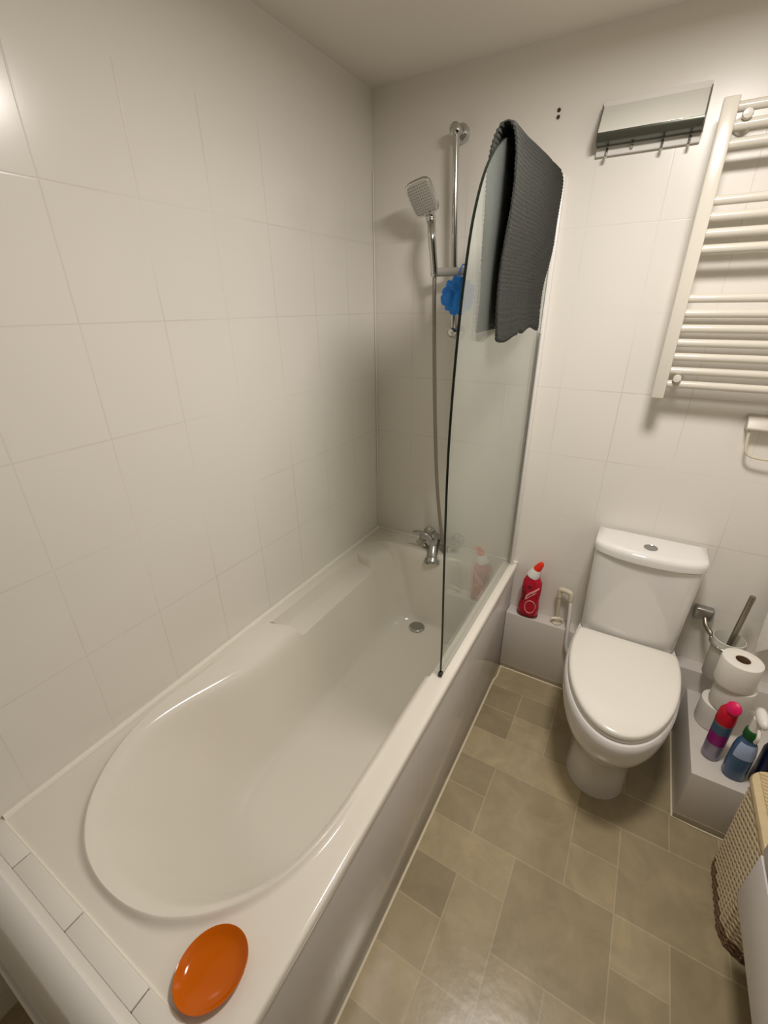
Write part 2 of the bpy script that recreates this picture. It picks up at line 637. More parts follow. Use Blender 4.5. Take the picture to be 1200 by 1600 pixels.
def outline(xl, xr, yf, rf, yn, bn, ex=2.15):
    cx, hw = (xl + xr) / 2, (xr - xl) / 2
    y0 = yn + bn
    P = []
    for i in range(n_near):                     # right to left round the near end
        a = -PI * i / n_near
        cc, ss = math.cos(a), math.sin(a)
        P.append(Vector((cx + hw * math.copysign(abs(cc) ** (2 / ex), cc), y0 + bn * math.copysign(abs(ss) ** (2 / ex), ss), 0)))
    for i in range(n_side):
        P.append(Vector((xl, y0 + (yf - rf - y0) * i / n_side, 0)))
    for i in range(n_cor):
        a = PI - PI / 2 * i / n_cor
        P.append(Vector((xl + rf + rf * math.cos(a), yf - rf + rf * math.sin(a), 0)))
    for i in range(n_far):
        P.append(Vector((xl + rf + (xr - xl - 2 * rf) * i / n_far, yf, 0)))
    for i in range(n_cor):
        a = PI / 2 - PI / 2 * i / n_cor
        P.append(Vector((xr - rf + rf * math.cos(a), yf - rf + rf * math.sin(a), 0)))
    for i in range(n_side):
        P.append(Vector((xr, yf - rf + (y0 - yf + rf) * i / n_side, 0)))
    return P


def sstep(a, b, x):
    t = min(1, max(0, (x - a) / (b - a)))
    return t * t * (3 - 2 * t)


def build_tub():
    P0 = outline(0.032, 0.640, -0.105, 0.11, -1.562, 0.36)      # crest of the inner lip
    P1 = outline(0.200, 0.555, -0.150, 0.10, -1.27, 0.22, 2.3)        # floor of the tub
    ZF = 0.165
    D = ZR - ZF
    n = len(P0)
    rings = []
    # outer rectangle of the rim, one point per outline point, projected outwards from the middle line
    outer = []
    for p in P0:
        outer.append(None)
    cx, cy = 0.35, -0.80
    for i, p in enumerate(P0):
        d = p - Vector((cx, cy, 0))
        ts = []
        if d.x > 1e-9:
            ts.append((W - cx) / d.x)
        if d.x < -1e-9:
            ts.append((0.003 - cx) / d.x)
        if d.y > 1e-9:
            ts.append((-0.003 - cy) / d.y)
        if d.y < -1e-9:
            ts.append((-L - cy) / d.y)
        t = min(ts)
        outer[i] = Vector((cx, cy, 0)) + d * t
    # the corners of the rectangle must be hit exactly
    for corner in (Vector((0.003, -0.003, 0)), Vector((W, -0.003, 0)), Vector((0.003, -L, 0)), Vector((W, -L, 0))):
        k = min(range(n), key=lambda i: (outer[i] - corner).length)
        outer[k] = corner.copy()
    # skirt, rolled edge, flat rim, bead
    def at(f, z, shrink=0.0):
        r = []
        for o_, p in zip(outer, P0):
            q = o_.lerp(p, f)
            if shrink:
                q = Vector((min(max(q.x, 0), W - shrink) if o_.x > W - 1e-6 else q.x, q.y, 0))
            r.append(Vector((q.x, q.y, z)))
        return r
    rings.append(at(0, ZR - 0.035, 0.004))
    rings.append(at(0, ZR - 0.012, 0.0))
    rings.append(at(0, ZR - 0.006, 0.0015))
    rings.append(at(0, ZR - 0.002, 0.004))
    rings.append(at(0, ZR, 0.009))

    def near_w(i):      # 1 at the near end, fading along the sides
        y = P0[i].y
        return 1 - sstep(-1.30, -0.95, y)

    def right_w(i):
        return sstep(0.3, 0.6, P0[i].x)
    for f, h in ((0.45, 0.0), (0.62, 0.0)):
        rings.append([Vector((*o_.lerp(p, f).xy, ZR)) for o_, p in zip(outer, P0)])
    # bead rises in the last 22 mm before the crest
    for dist, h in ((0.020, 0.0000), (0.014, 0.0010), (0.009, 0.0040), (0.0045, 0.0078), (0.0015, 0.0094)):
        r = []
        for i, (o_, p) in enumerate(zip(outer, P0)):
            v = o_ - p
            ln = v.length
            q = p + v * min(dist, ln * (0.34 * dist / 0.02)) / max(ln, 1e-6)
            amp = near_w(i) * 1.25
            r.append(Vector((q.x, q.y, ZR + h * amp)))
        rings.append(r)
    # inside: (share of the way to the floor outline, share of the depth)
    wall = [(0.0, -0.006), (0.02, 0.008), (0.06, 0.028), (0.11, 0.065), (0.17, 0.12), (0.25, 0.21), (0.34, 0.32), (0.44, 0.45), (0.55, 0.58), (0.66, 0.71), (0.77, 0.82), (0.86, 0.90), (0.94, 0.955), (1.02, 0.982), (1.12, 0.995), (1.22, 1.0)]
    nearp = [(0.0, -0.001), (0.015, 0.0), (0.04, 0.003), (0.07, 0.010), (0.095, 0.022), (0.125, 0.045), (0.17, 0.09), (0.24, 0.165), (0.33, 0.27), (0.44, 0.40), (0.56, 0.54), (0.68, 0.68), (0.80, 0.81), (0.92, 0.915), (1.07, 0.98), (1.22, 1.0)]
    left = [(0.0, 0.0), (0.05, 0.003), (0.20, 0.010), (0.40, 0.024), (0.50, 0.042), (0.57, 0.070), (0.62, 0.115), (0.67, 0.20), (0.71, 0.32), (0.77, 0.47), (0.81, 0.60), (0.86, 0.73), (0.91, 0.84), (0.98, 0.925), (1.08, 0.985), (1.22, 1.0)]
    shelf = [(0.0, 0.0), (0.09, 0.005), (0.12, 0.105), (0.16, 0.142), (0.40, 0.148), (0.61, 0.152), (0.665, 0.158), (0.685, 0.21), (0.72, 0.32), (0.77, 0.47), (0.81, 0.60), (0.86, 0.73), (0.91, 0.84), (0.98, 0.925), (1.08, 0.985), (1.22, 1.0)]
    roll = [(0.0, 0.0), (0.05, 0.004), (0.11, 0.013), (0.17, 0.028), (0.23, 0.05), (0.30, 0.085), (0.37, 0.135), (0.44, 0.21), (0.52, 0.32), (0.61, 0.46), (0.71, 0.62), (0.81, 0.77), (0.91, 0.88), (1.01, 0.955), (1.12, 0.99), (1.22, 1.0)]
    far = [(0.0, 0.0), (0.1, 0.012), (0.22, 0.035), (0.32, 0.07), (0.40, 0.12), (0.47, 0.20), (0.54, 0.30), (0.60, 0.41), (0.66, 0.53), (0.72, 0.64), (0.80, 0.755), (0.88, 0.855), (0.97, 0.93), (1.06, 0.972), (1.14, 0.992), (1.22, 1.0)]
    centre = Vector((0.355, -0.65, 0))
    rj = [[] for _ in wall]
    for i, (p0, p1) in enumerate(zip(P0, P1)):
        lw = (1 - sstep(0.05, 0.16, p0.x)) * sstep(-1.40, -1.02, p0.y)
        sw = sstep(-0.828, -0.819, p0.y) * (1 - sstep(-0.262, -0.25, p0.y)) * (1 - sstep(0.06, 0.12, p0.x))
        fw = sstep(-0.22, -0.12, p0.y) * sstep(0.06, 0.16, p0.x)
        nd = (p1 - p0)
        for j in range(len(wall)):
            a, b = wall[j]
            a0, b0 = nearp[j]
            nw = near_w(i)
            a, b = a + (a0 - a) * nw, b + (b0 - b) * nw
            rw = right_w(i) * (1 - sstep(-0.775, -0.765, p0.y)) * sstep(-1.42, -1.25, p0.y)
            a, b = a + (roll[j][0] - a) * rw, b + (roll[j][1] - b) * rw
            a2, b2 = left[j]
            a3, b3 = shelf[j]
            a4, b4 = far[j]
            A = a + (a2 - a) * lw
            B = b + (b2 - b) * lw
            A += (a3 - A) * sw
            B += (b3 - B) * sw
            A += (a4 - A) * fw
            B += (b4 - B) * fw
            q = p0 + nd * A
            bead = 0.0095 * 1.25 * near_w(i) * max(0, 1 - j / 6)
            rj[j].append(Vector((q.x, q.y, ZR - D * B + bead)))
    for r in rj:
        rings.append(r)
    for s in (0.8, 0.55, 0.3, 0.1):
        rings.append([Vector((centre.x + (v.x - centre.x) * s, centre.y + (v.y - centre.y) * s, ZF - 0.004 * (1 - s))) for v in rj[-1]])
    bm = loft(rings, False, True)
    return bm


tub = obj('tub_shell', build_tub(), m_bath, bath, smooth=50)
obj('side_panel', bx(0.670, 0.692, -L + 0.002, -0.004, 0.0, ZR - 0.012, 0.001), m_apron, bath)
plug = obj('drain_plug', lathe([(0.0, 0), (0.034, 0), (0.037, 0.003), (0.036, 0.006), (0.029, 0.010), (0.024, 0.0085), (0.0, 0.009)], (0.322, -0.197, 0.164), n=40, cap0=False, cap1=False), m_chrome_dull, bath, label='grey metal drain plug')

# ------------------------------------------------------------------ bath mixer tap
tap = thing('bath_mixer_tap', 'chrome bath mixer tap with lever, on the end wall above the bathtub', 'tap', (0.34, 0, 0.575))
bm = tube([(0.262, -0.055, 0.572), (0.28, -0.055, 0.572), (0.43, -0.055, 0.572), (0.448, -0.055, 0.572)], 0.0, 24, radii=[0.017, 0.021, 0.021, 0.017])
tube([(0.336, -0.055, 0.572), (0.336, -0.075, 0.580), (0.336, -0.098, 0.586)], 0.026, 24, bm=bm, radii=[0.033, 0.032, 0.028])
obj('body', bm, m_chrome_dull, tap)
for x in (0.285, 0.425):
    obj('wall_flange', lathe([(0.0, 0), (0.030, 0), (0.029, 0.008), (0.017, 0.018), (0.014, 0.055)], (x, -0.0005, 0.572), (0, -1, 0)), m_chrome, tap)
bm = tube([(0.338, -0.10, 0.592), (0.318, -0.108, 0.617), (0.286, -0.112, 0.624), (0.252, -0.112, 0.618)], 0.01, 16, sub=6, radii=[0.017] * 4 + [0.013] * 6 + [0.0105] * 6 + [0.008] * 6, flat=0.6)
obj('lever', bm, m_chrome_dull, tap)
bm = tube([(0.338, -0.075, 0.565), (0.342, -0.092, 0.545), (0.348, -0.110, 0.525), (0.352, -0.122, 0.508)], 0.024, 24, sub=6)
lathe([(0.022, -0.012), (0.033, -0.004), (0.034, 0.014), (0.028, 0.016), (0.024, 0.010), (0.0, 0.010)], (0.353, -0.124, 0.502), (0.16, -0.72, -0.66), bm=bm, cap1=False)
obj('spout', bm, m_chrome_dull, tap)
obj('diverter_knob', lathe([(0, 0), (0.012, 0), (0.014, 0.008), (0.013, 0.022), (0, 0.024)], (0.296, -0.070, 0.556), (0, -0.8, -0.6), cap0=False, cap1=False), m_chrome, tap)
obj('hose_outlet', lathe([(0, 0), (0.011, 0), (0.011, 0.03), (0, 0.03)], (0.405, -0.058, 0.555), (0, 0, -1), cap0=False, cap1=False), m_chrome, tap)

# ------------------------------------------------------------------ shower rail, hand shower
rail = thing('shower_rail', 'chrome vertical shower riser rail on the end wall above the tap', 'shower rail', (0.355, 0, 1.40))
obj('bar', tube([(0.340, -0.052, 2.032), (0.366, -0.052, 1.44)], 0.0105, 20), m_chrome, rail)
for (x, z) in ((0.340, 2.032), (0.366, 1.445)):
    bm = lathe([(0.0, 0), (0.026, 0), (0.027, 0.012), (0.024, 0.020), (0.016, 0.024), (0.015, 0.050), (0.017, 0.066), (0.011, 0.072), (0, 0.073)], (x, -0.0005, z), (0, -1, 0), cap0=False, cap1=False)
    obj('wall_bracket', bm, m_chrome, rail)
bm = tube([(0.287, -0.088, 1.640), (0.300, -0.078, 1.640), (0.359, -0.060, 1.640), (0.405, -0.052, 1.640)], 0.0135, 20, radii=[0.0125, 0.0140, 0.0140, 0.012])
obj('slider_holder', bm, mat('grey satin plastic', rgb(184, 180, 170), 0.3), rail, label='satin grey slider holding the hand shower')

hs = thing('hand_shower', 'square headed chrome hand shower clipped in the rail slider', 'hand shower', (0.29, -0.1, 1.64))
HC = Vector((0.262, -0.122, 1.853))       # head centre
HN = Vector((0.10, -0.82, -0.56)).normalized()   # spray side faces down and out
HU = Vector((-0.22, -0.02, 1.0))
HU = (HU - HN * HU.dot(HN)).normalized()
HR = HU.cross(HN).normalized()


def rsq(c, a, b, off, n=40, ex=4.5):
    out = []
    for k in range(n):
        t = 2 * PI * k / n
        cc, ss = math.cos(t), math.sin(t)
        out.append(c + HR * (a * math.copysign(abs(cc) ** (2 / ex), cc)) + HU * (b * math.copysign(abs(ss) ** (2 / ex), ss)) + HN * off)
    return out


bm = loft([rsq(HC, 0.026, 0.030, -0.020), rsq(HC, 0.040, 0.048, -0.013), rsq(HC, 0.046, 0.054, -0.003), rsq(HC, 0.046, 0.054, 0.004), rsq(HC, 0.044, 0.052, 0.007)])
head = obj('shower_head', bm, m_chrome, hs)
bm = loft([rsq(HC, 0.040, 0.048, 0.0068), rsq(HC, 0.040, 0.048, 0.009), rsq(HC, 0.036, 0.044, 0.010)])
m_face = mat('grey nozzle plate', rgb(186, 182, 174), 0.45)
face = obj('spray_plate', bm, m_face, head, label='grey spray plate')
bm = bmesh.new()
for i in range(-4, 5):
    for j in range(-5, 6):
        c = HC + HR * (i * 0.0080) + HU * (j * 0.0082)
        lathe([(0.0017, 0.0), (0.0012, 0.0018)], c + HN * 0.0098, HN, n=6, bm=bm, cap0=False)
nz = obj('nozzles', bm, mat('dark nozzle rubber', rgb(120, 118, 112), 0.6), hs, smooth=0)
nz['kind'] = 'stuff'
h0 = HC - HU * 0.050 - HN * 0.004
bm = tube([h0 + HU * 0.012, h0 - HU * 0.02, Vector((0.292, -0.104, 1.745)), Vector((0.298, -0.092, 1.66)), Vector((0.300, -0.088, 1.625))], 0.012, 20, sub=8,
          radii=[0.020] * 4 + [0.0165] * 6 + [0.0135] * 10 + [0.0125] * 10 + [0.0105] * 10)
obj('handle', bm, m_chrome, hs)
bm = tube([(0.300, -0.088, 1.628), (0.301, -0.088, 1.56), (0.305, -0.08, 1.40), (0.318, -0.07, 1.10), (0.338, -0.07, 0.85), (0.366, -0.075, 0.66), (0.385, -0.078, 0.58), (0.392, -0.080, 0.53), (0.398, -0.072, 0.507), (0.405, -0.062, 0.505), (0.406, -0.058, 0.526)], 0.0072, 12, sub=10)
obj('hose', bm, mat('grey steel hose', (0.36, 0.33, 0.28, 1), 0.4, 0.85, bump=(500, 0.6)), hs, label='grey flexible hose hanging down to the tap')

# bath pouf
pouf = thing('bath_pouf', 'bright blue mesh bath pouf hanging on the shower rail slider', 'bath pouf', (0.392, -0.115, 1.555))
PC = Vector((0.402, -0.112, 1.562))
bm = bmesh.new()
bmesh.ops.create_icosphere(bm, subdivisions=5, radius=0.052)
rnd = random.Random(5)
dirs = [Vector((rnd.gauss(0, 1), rnd.gauss(0, 1), rnd.gauss(0, 1))).normalized() for _ in range(34)]
for v in bm.verts:
    d = v.co.normalized()
    s = sorted((d - q).length for q in dirs)
    v.co = PC + Vector((d.x * 1.05, d.y * 0.85, d.z * 1.08)) * (0.057 * (0.86 + 0.55 * min(0.32, (s[1] - s[0]))))
obj('mesh_ball', bm, m_blue, pouf, smooth=180)
obj('cord', tube([(0.394, -0.112, 1.60), (0.392, -0.09, 1.632), (0.392, -0.062, 1.660), (0.396, -0.045, 1.655), (0.398, -0.07, 1.62), (0.396, -0.11, 1.60)], 0.0022, 8, sub=6), m_blue, pouf)

# ------------------------------------------------------------------ shower screen
scr = thing('shower_screen', 'limescaled clear glass shower screen with curved top corner, on the bathtub rim', 'shower screen', (0.668, 0, ZR))
SX = 0.666
ZS0, ZS1 = ZR + 0.008, 1.878
side = [(-0.752, ZS0), (-0.757, 0.70), (-0.775, 0.95), (-0.787, 1.18), (-0.785, 1.33), (-0.772, 1.48), (-0.752, 1.60), (-0.722, 1.70), (-0.665, 1.785), (-0.57, 1.845), (-0.44, 1.873), (-0.30, ZS1), (-0.012, ZS1), (-0.012, ZS0)]
poly = [(p.x, p.y) for p in smooth_path([(a, b, 0) for a, b in side[:12]], 6)] + side[12:]
bm = prism(poly, 0, SX - 0.003, SX + 0.003)
bm.normal_update()
for f in bm.faces:
    if abs(f.normal.x) < 0.5:
        f.material_index = 1
bmesh.ops.triangulate(bm, faces=[f for f in bm.faces if len(f.verts) > 4])
obj('glass_panel', bm, None, scr, smooth=25, mats=[m_glass, m_edge])
bm = bx(SX - 0.006, SX + 0.006, -0.015, -0.0005, ZR + 0.001, ZS1 + 0.004, 0.002)
bx(SX + 0.004, SX + 0.017, -0.024, -0.0005, ZR + 0.001, ZS1 + 0.006, 0.003, bm=bm)
obj('wall_channel', bm, m_white_pl, scr, label='white upright channel on the wall')
bm = bx(SX + 0.0035, SX + 0.009, -0.040, -0.026, ZR + 0.012, 1.45, 0.002)
obj('hinge_strip', bm, m_chrome_dull, scr, label='dull metal hinge strip')
bm = bx(SX - 0.005, SX + 0.005, -0.742, -0.02, ZR + 0.0012, ZR + 0.012, 0.002)
obj('bottom_seal', bm, mat('clear grey seal', rgb(196, 192, 180), 0.4), scr)
bm = bx(SX - 0.006, SX + 0.006, -0.759, -0.744, ZR + 0.0012, ZR + 0.016, 0.003)
obj('corner_cap', bm, m_black, scr, label='small black corner cap')

# ------------------------------------------------------------------ towel over the screen
def build_towel():
    th = 0.0085
    Ny, Ns = 150, 260
    # centre line of the cloth in the x-z plane at parameter s, and its change along y (v: 0 near edge .. 1 far edge)
    near = [(0.640, 1.475), (0.643, 1.56), (0.646, 1.66), (0.645, 1.745), (0.643, 1.79), (0.646, 1.832), (0.657, 1.862), (0.675, 1.868), (0.688, 1.850), (0.697, 1.81), (0.702, 1.75), (0.700, 1.69), (0.694, 1.62), (0.6925, 1.55), (0.697, 1.458)]
    farp = [(0.645, 1.49), (0.647, 1.56), (0.650, 1.66), (0.652, 1.745), (0.653, 1.80), (0.655, 1.840), (0.660, 1.868), (0.668, 1.884), (0.679, 1.881), (0.689, 1.856), (0.693, 1.79), (0.692, 1.71), (0.690, 1.63), (0.689, 1.55), (0.689, 1.456)]
    A = smooth_path([(x, 0, z) for x, z in near], 20)
    B = smooth_path([(x, 0, z) for x, z in farp], 20)
    ns = len(A)
    bm = bmesh.new()
    grid = []
    for i in range(ns):
        row = []
        s = i / (ns - 1)
        for j in range(Ny + 1):
            v = j / Ny
            w = v ** 1.3
            p = A[i].lerp(B[i], w)
            z = p.z
            front = sstep(0.5, 0.62, s)
            y0 = -0.592 - 0.010 * math.sin(s * 9)
            y1 = -0.086 - 0.105 * front * (1 - sstep(1.47, 1.86, z)) + 0.012 * math.sin(z * 31)
            y = y0 + (y1 - y0) * v
            drop = 0.0
            if front > 0.5:
                drop = 0.012 * sstep(0.36, 0.43, v) * (1 - sstep(1.47, 1.52, z))
                drop -= 0.006 * math.sin(v * 14) * (1 - sstep(1.46, 1.55, z))
            x = p.x + 0.004 * math.sin(v * 9 + s * 5) * front
            rib = 0.0011 * math.sin(z * 2 * PI / 0.0085) + 0.0004 * math.sin(y * 2 * PI / 0.005)
            row.append((Vector((x, y, z + drop)), rib))
        grid.append(row)
    # normals in x-z
    V = [[], []]
    for i in range(ns):
        a, c = grid[max(i - 1, 0)], grid[min(i + 1, ns - 1)]
        r0, r1 = [], []
        for j in range(Ny + 1):
            t = (c[j][0] - a[j][0])
            nrm = Vector((t.z, 0, -t.x)).normalized()
            p, rib = grid[i][j]
            edge = min(1.0, min(j, Ny - j) / 2.0, min(i, ns - 1 - i) / 3.0)
            hh = th * 0.5 * (0.45 + 0.55 * edge)
            r0.append(bm.verts.new(p - nrm * (hh + rib)))
            r1.append(bm.verts.new(p + nrm * (hh + rib)))
        V[0].append(r0)
        V[1].append(r1)
    for i in range(ns - 1):
        for j in range(Ny):
            bm.faces.new((V[0][i][j], V[0][i][j + 1], V[0][i + 1][j + 1], V[0][i + 1][j]))
            bm.faces.new((V[1][i][j], V[1][i + 1][j], V[1][i + 1][j + 1], V[1][i][j + 1]))
        for j in (0, Ny):
            bm.faces.new((V[0][i][j], V[0][i + 1][j], V[1][i + 1][j], V[1][i][j]))
    for j in range(Ny):
        for i in (0, ns - 1):
            bm.faces.new((V[0][i][j], V[1][i][j], V[1][i][j + 1], V[0][i][j + 1]))
    return bm


tw = tag(obj('towel', build_towel(), m_towel, smooth=60), 'dark grey ribbed towel folded over the top of the shower screen', 'towel')

# ------------------------------------------------------------------ things on the end wall
for i, z in enumerate((2.044, 2.028)):
    bm = lathe([(0.0, 0.001), (0.0032, 0.001), (0.0048, 0.003), (0.0045, 0.0), ], (0.636, 0.0, z), (0, -1, 0), n=16, cap0=False, cap1=False)
    tag(obj('wall_plug', bm, m_darkhole), ('upper', 'lower')[i] + ' of two small brown wall plugs left in the end wall beside the towel', 'wall plug', 'wall plugs above the bath')

hk = thing('hook_rail', 'white hook rail with metal hood, on the wall left of the radiator', 'hook rail', (0.88, 0, 1.92))
obj('base_plate', bx(0.757, 1.008, -0.012, -0.0005, 1.916, 2.040, 0.002), m_white_pl, hk)
hood = [(-0.012, 2.024), (-0.016, 2.026), (-0.054, 1.966), (-0.056, 1.960), (-0.012, 1.958)]
obj('hood', prism(hood, 0, 0.760, 1.006, 0.0012), mat('hood with painted reflection', rgb(228, 228, 218), 0.12, 0.0, coat=0.5), hk, label='hood coloured as a bright reflection')  # pale colour stands in for the bright room mirrored in the hood
lip = [(-0.012, 1.9575), (-0.056, 1.9595), (-0.0565, 1.952), (-0.050, 1.940), (-0.046, 1.9385), (-0.012, 1.9365)]
obj('hood_underside_shade', prism(lip, 0, 0.760, 1.006), mat('painted underside shade', rgb(84, 86, 74), 0.22, 0.4), hk, label='hood underside, its shade painted dark grey-green')  # shade of the hood's underside put into this strip's colour
side = [(-0.012, 2.028), (-0.017, 2.029), (-0.0575, 1.962), (-0.058, 1.951), (-0.050, 1.937), (-0.012, 1.935)]
for x0, x1 in ((0.7565, 0.7595), (1.0065, 1.0095)):
    obj('end_cap', prism(side, 0, x0, x1), mat('smoked end cap plastic', rgb(112, 110, 102), 0.4), hk)
for x in (0.786, 0.848, 0.922, 0.984):
    if x == 0.848:
        bm = tube([(x, -0.012, 1.930), (x, -0.016, 1.929), (x, -0.020, 1.926)], 0.0042, 10)
    else:
        bm = tube([(x, -0.012, 1.931), (x, -0.018, 1.929), (x, -0.020, 1.920), (x, -0.024, 1.911), (x, -0.031, 1.911), (x, -0.033, 1.919)], 0.0034, 10, sub=6)
    obj('hook', bm, m_chrome, hk)

rad = thing('towel_radiator', 'white ladder towel radiator on the end wall above the toilet', 'radiator', (1.30, 0, 1.27))
for x in (1.038, 1.516):
    obj('upright', bx(x, x + 0.034, -0.102, -0.068, 1.274, 1.976, 0.004, 3), m_rad, rad)
for z in (1.958, 1.923, 1.887, 1.772, 1.737, 1.700, 1.664, 1.546, 1.508, 1.469, 1.431, 1.393, 1.354, 1.316):
    obj('bar', tube([(1.072, -0.077, z), (1.30, -0.077, z), (1.52, -0.077, z)], 0.0110, 18), m_rad, rad)
for z in (1.938, 1.334):
    for x in (1.094, 1.50):
        bm = lathe([(0.0, 0), (0.020, 0), (0.020, 0.006), (0.010, 0.010), (0.009, 0.078), (0.0105, 0.082), (0.0115, 0.094), (0.0095, 0.100), (0, 0.101)], (x, -0.0005, z), (0, -1, 0), n=24, cap0=False, cap1=False)
        obj('wall_mount', bm, m_rad, rad)

tph = thing('toilet_roll_holder', 'white toilet roll holder with a bent wire arm, on the wall under the radiator', 'toilet roll holder', (1.36, 0, 1.13))
bm = prism([(-0.0005, 1.236), (-0.030, 1.222), (-0.044, 1.200), (-0.042, 1.194), (-0.0005, 1.190)], 0, 1.302, 1.435, 0.002)
obj('cover', bm, mat('grey white plastic', rgb(206, 199, 186), 0.4), tph)
obj('wire_arm', tube([(1.312, -0.030, 1.195), (1.314, -0.032, 1.165), (1.318, -0.034, 1.135), (1.330, -0.035, 1.118), (1.36, -0.036, 1.112), (1.42, -0.036, 1.112)], 0.0038, 10, sub=6), m_pipe, tph)

# ------------------------------------------------------------------ toilet
TX = 1.148
toi = thing('toilet', 'white close-coupled toilet with closed lid, standing on the vinyl floor', 'toilet', (TX, -0.3, 0))


def dshape(z, hwb, hw, yb, yw, yf, n=72, cx=TX, ex=2.0, backr=0.012):
    """toilet outline: straight back, widest at yw, rounded front at yf"""
    P = []
    m = n // 2
    for i in range(m + 1):         # front, from right to left
        a = -PI * i / m
        cc, ss = math.cos(a), math.sin(a)
        P.append(Vector((cx + hw * math.copysign(abs(cc) ** (2 / ex), cc), yw + (yw - yf) * math.copysign(abs(ss) ** (2 / ex), ss), z)))
    q = (n - m) // 2
    for i in range(1, q):          # left side to the back
        t = i / q
        P.append(Vector((cx - (hw + (hwb - hw) * t * t), yw + (yb - backr - yw) * t, z)))
    P.append(Vector((cx - hwb + 0.002, yb - backr * 0.4, z)))
    P.append(Vector((cx - hwb + backr, yb, z)))
    P.append(Vector((cx, yb, z)))
    P.append(Vector((cx + hwb - backr, yb, z)))
    P.append(Vector((cx + hwb - 0.002, yb - backr * 0.4, z)))
    for i in range(q - 1, 0, -1):
        t = i / q
        P.append(Vector((cx + (hw + (hwb - hw) * t * t), yw + (yb - backr - yw) * t, z)))
    return P


rings = [dshape(0.0, 0.086, 0.096, -0.075, -0.40, -0.508), dshape(0.012, 0.084, 0.094, -0.075, -0.40, -0.506), dshape(0.10, 0.082, 0.092, -0.075, -0.40, -0.505),
         dshape(0.165, 0.086, 0.098, -0.075, -0.395, -0.515), dshape(0.205, 0.098, 0.117, -0.075, -0.375, -0.540), dshape(0.245, 0.120, 0.143, -0.075, -0.34, -0.575),
         dshape(0.29, 0.142, 0.163, -0.075, -0.31, -0.606), dshape(0.335, 0.155, 0.174, -0.075, -0.29, -0.622), dshape(0.375, 0.160, 0.177, -0.075, -0.28, -0.628), dshape(0.390, 0.160, 0.176, -0.075, -0.28, -0.626),
         dshape(0.397, 0.157, 0.171, -0.077, -0.28, -0.621)]
obj('bowl', loft(rings), m_ceramic, toi, smooth=50)
rings = [dshape(0.3975, 0.155, 0.163, -0.175, -0.28, -0.606), dshape(0.401, 0.159, 0.167, -0.172, -0.28, -0.611), dshape(0.410, 0.159, 0.167, -0.172, -0.28, -0.611), dshape(0.4135, 0.156, 0.164, -0.175, -0.28, -0.607)]
obj('seat', loft(rings), m_seat, toi, smooth=50)
rings = [dshape(0.414, 0.154, 0.163, -0.174, -0.28, -0.606), dshape(0.417, 0.160, 0.169, -0.170, -0.28, -0.614), dshape(0.427, 0.160, 0.169, -0.170, -0.28, -0.614), dshape(0.4315, 0.157, 0.166, -0.172, -0.28, -0.610), dshape(0.434, 0.149, 0.158, -0.178, -0.28, -0.598),
         dshape(0.4355, 0.11, 0.12, -0.20, -0.28, -0.54), dshape(0.436, 0.05, 0.06, -0.24, -0.30, -0.42)]
obj('lid', loft(rings), m_seat, toi, smooth=50)


def cist(z, hw, yf, bow, yb=-0.012, r=0.03, n=40):
    P = []
    for i in range(n + 1):
        t = -1 + 2 * i / n
        x = TX - 0.002 + hw * math.sin(t * PI / 2)
        tt = math.sin(t * PI / 2)
        e = (1 - abs(tt) ** 10) ** 0.5 if abs(tt) < 1 else 0
        P.append(Vector((x, yf + bow * tt * tt + r * (1 - e), z)))
    P.append(Vector((TX - 0.002 + hw, yb, z)))
    P.append(Vector((TX - 0.002 - hw, yb, z)))
    return P


obj('cistern', loft([cist(0.398, 0.150, -0.158, 0.018), cist(0.42, 0.155, -0.163, 0.018), cist(0.60, 0.160, -0.168, 0.020), cist(0.744, 0.163, -0.170, 0.022)]), m_ceramic, toi, smooth=45)
clid = obj('cistern_lid', loft([cist(0.7455, 0.164, -0.176, 0.032), cist(0.750, 0.168, -0.184, 0.034, -0.009), cist(0.768, 0.169, -0.185, 0.034, -0.008), cist(0.778, 0.168, -0.182, 0.034, -0.010), cist(0.783, 0.164, -0.176, 0.034, -0.016), cist(0.7845, 0.14, -0.15, 0.03, -0.03)]), m_ceramic, toi, smooth=50)
bm = lathe([(0.0, 0), (0.021, 0), (0.021, 0.003), (0.018, 0.0045), (0.0165, 0.003), (0, 0.0035)], (1.147, -0.112, 0.7842), n=32, cap0=False, cap1=False)
fb = obj('flush_button', bm, m_chrome_dull, clid, label='round chrome flush button')

# supply pipe left of the toilet
pp = thing('water_pipe', 'white plastic water pipe bent over the boxing ledge left of the toilet', 'pipe', (0.905, -0.035, ZB))
obj('valve_base', lathe([(0, 0), (0.020, 0), (0.020, 0.006), (0.013, 0.010), (0.013, 0.026), (0, 0.026)], (0.898, -0.032, ZB + 0.0005), cap0=False, cap1=False), m_pipe, pp)
obj('valve_handle', tube([(0.874, -0.044, ZB + 0.022), (0.898, -0.036, ZB + 0.026), (0.922, -0.030, ZB + 0.022)], 0.0065, 10, radii=[0.006, 0.008, 0.006]), m_pipe, pp)
bm = tube([(0.897, -0.030, ZB + 0.02), (0.893, -0.030, 0.40), (0.890, -0.030, 0.455)], 0.0072, 14)
obj('riser', bm, m_pipe, pp)
bm = tube([(0.890, -0.030, 0.440), (0.889, -0.031, 0.468), (0.896, -0.033, 0.478), (0.925, -0.040, 0.478), (0.934, -0.043, 0.470), (0.936, -0.046, 0.445)], 0.0105, 14, sub=5)
obj('elbow', bm, m_pipe, pp)
bm = tube([(0.936, -0.045, 0.45), (0.944, -0.062, 0.38), (0.950, -0.078, 0.31), (0.958, -0.084, 0.24), (0.985, -0.085, 0.20), (1.05, -0.085, 0.18)], 0.0072, 14, sub=6)
obj('down_pipe', bm, m_white_pl, pp)

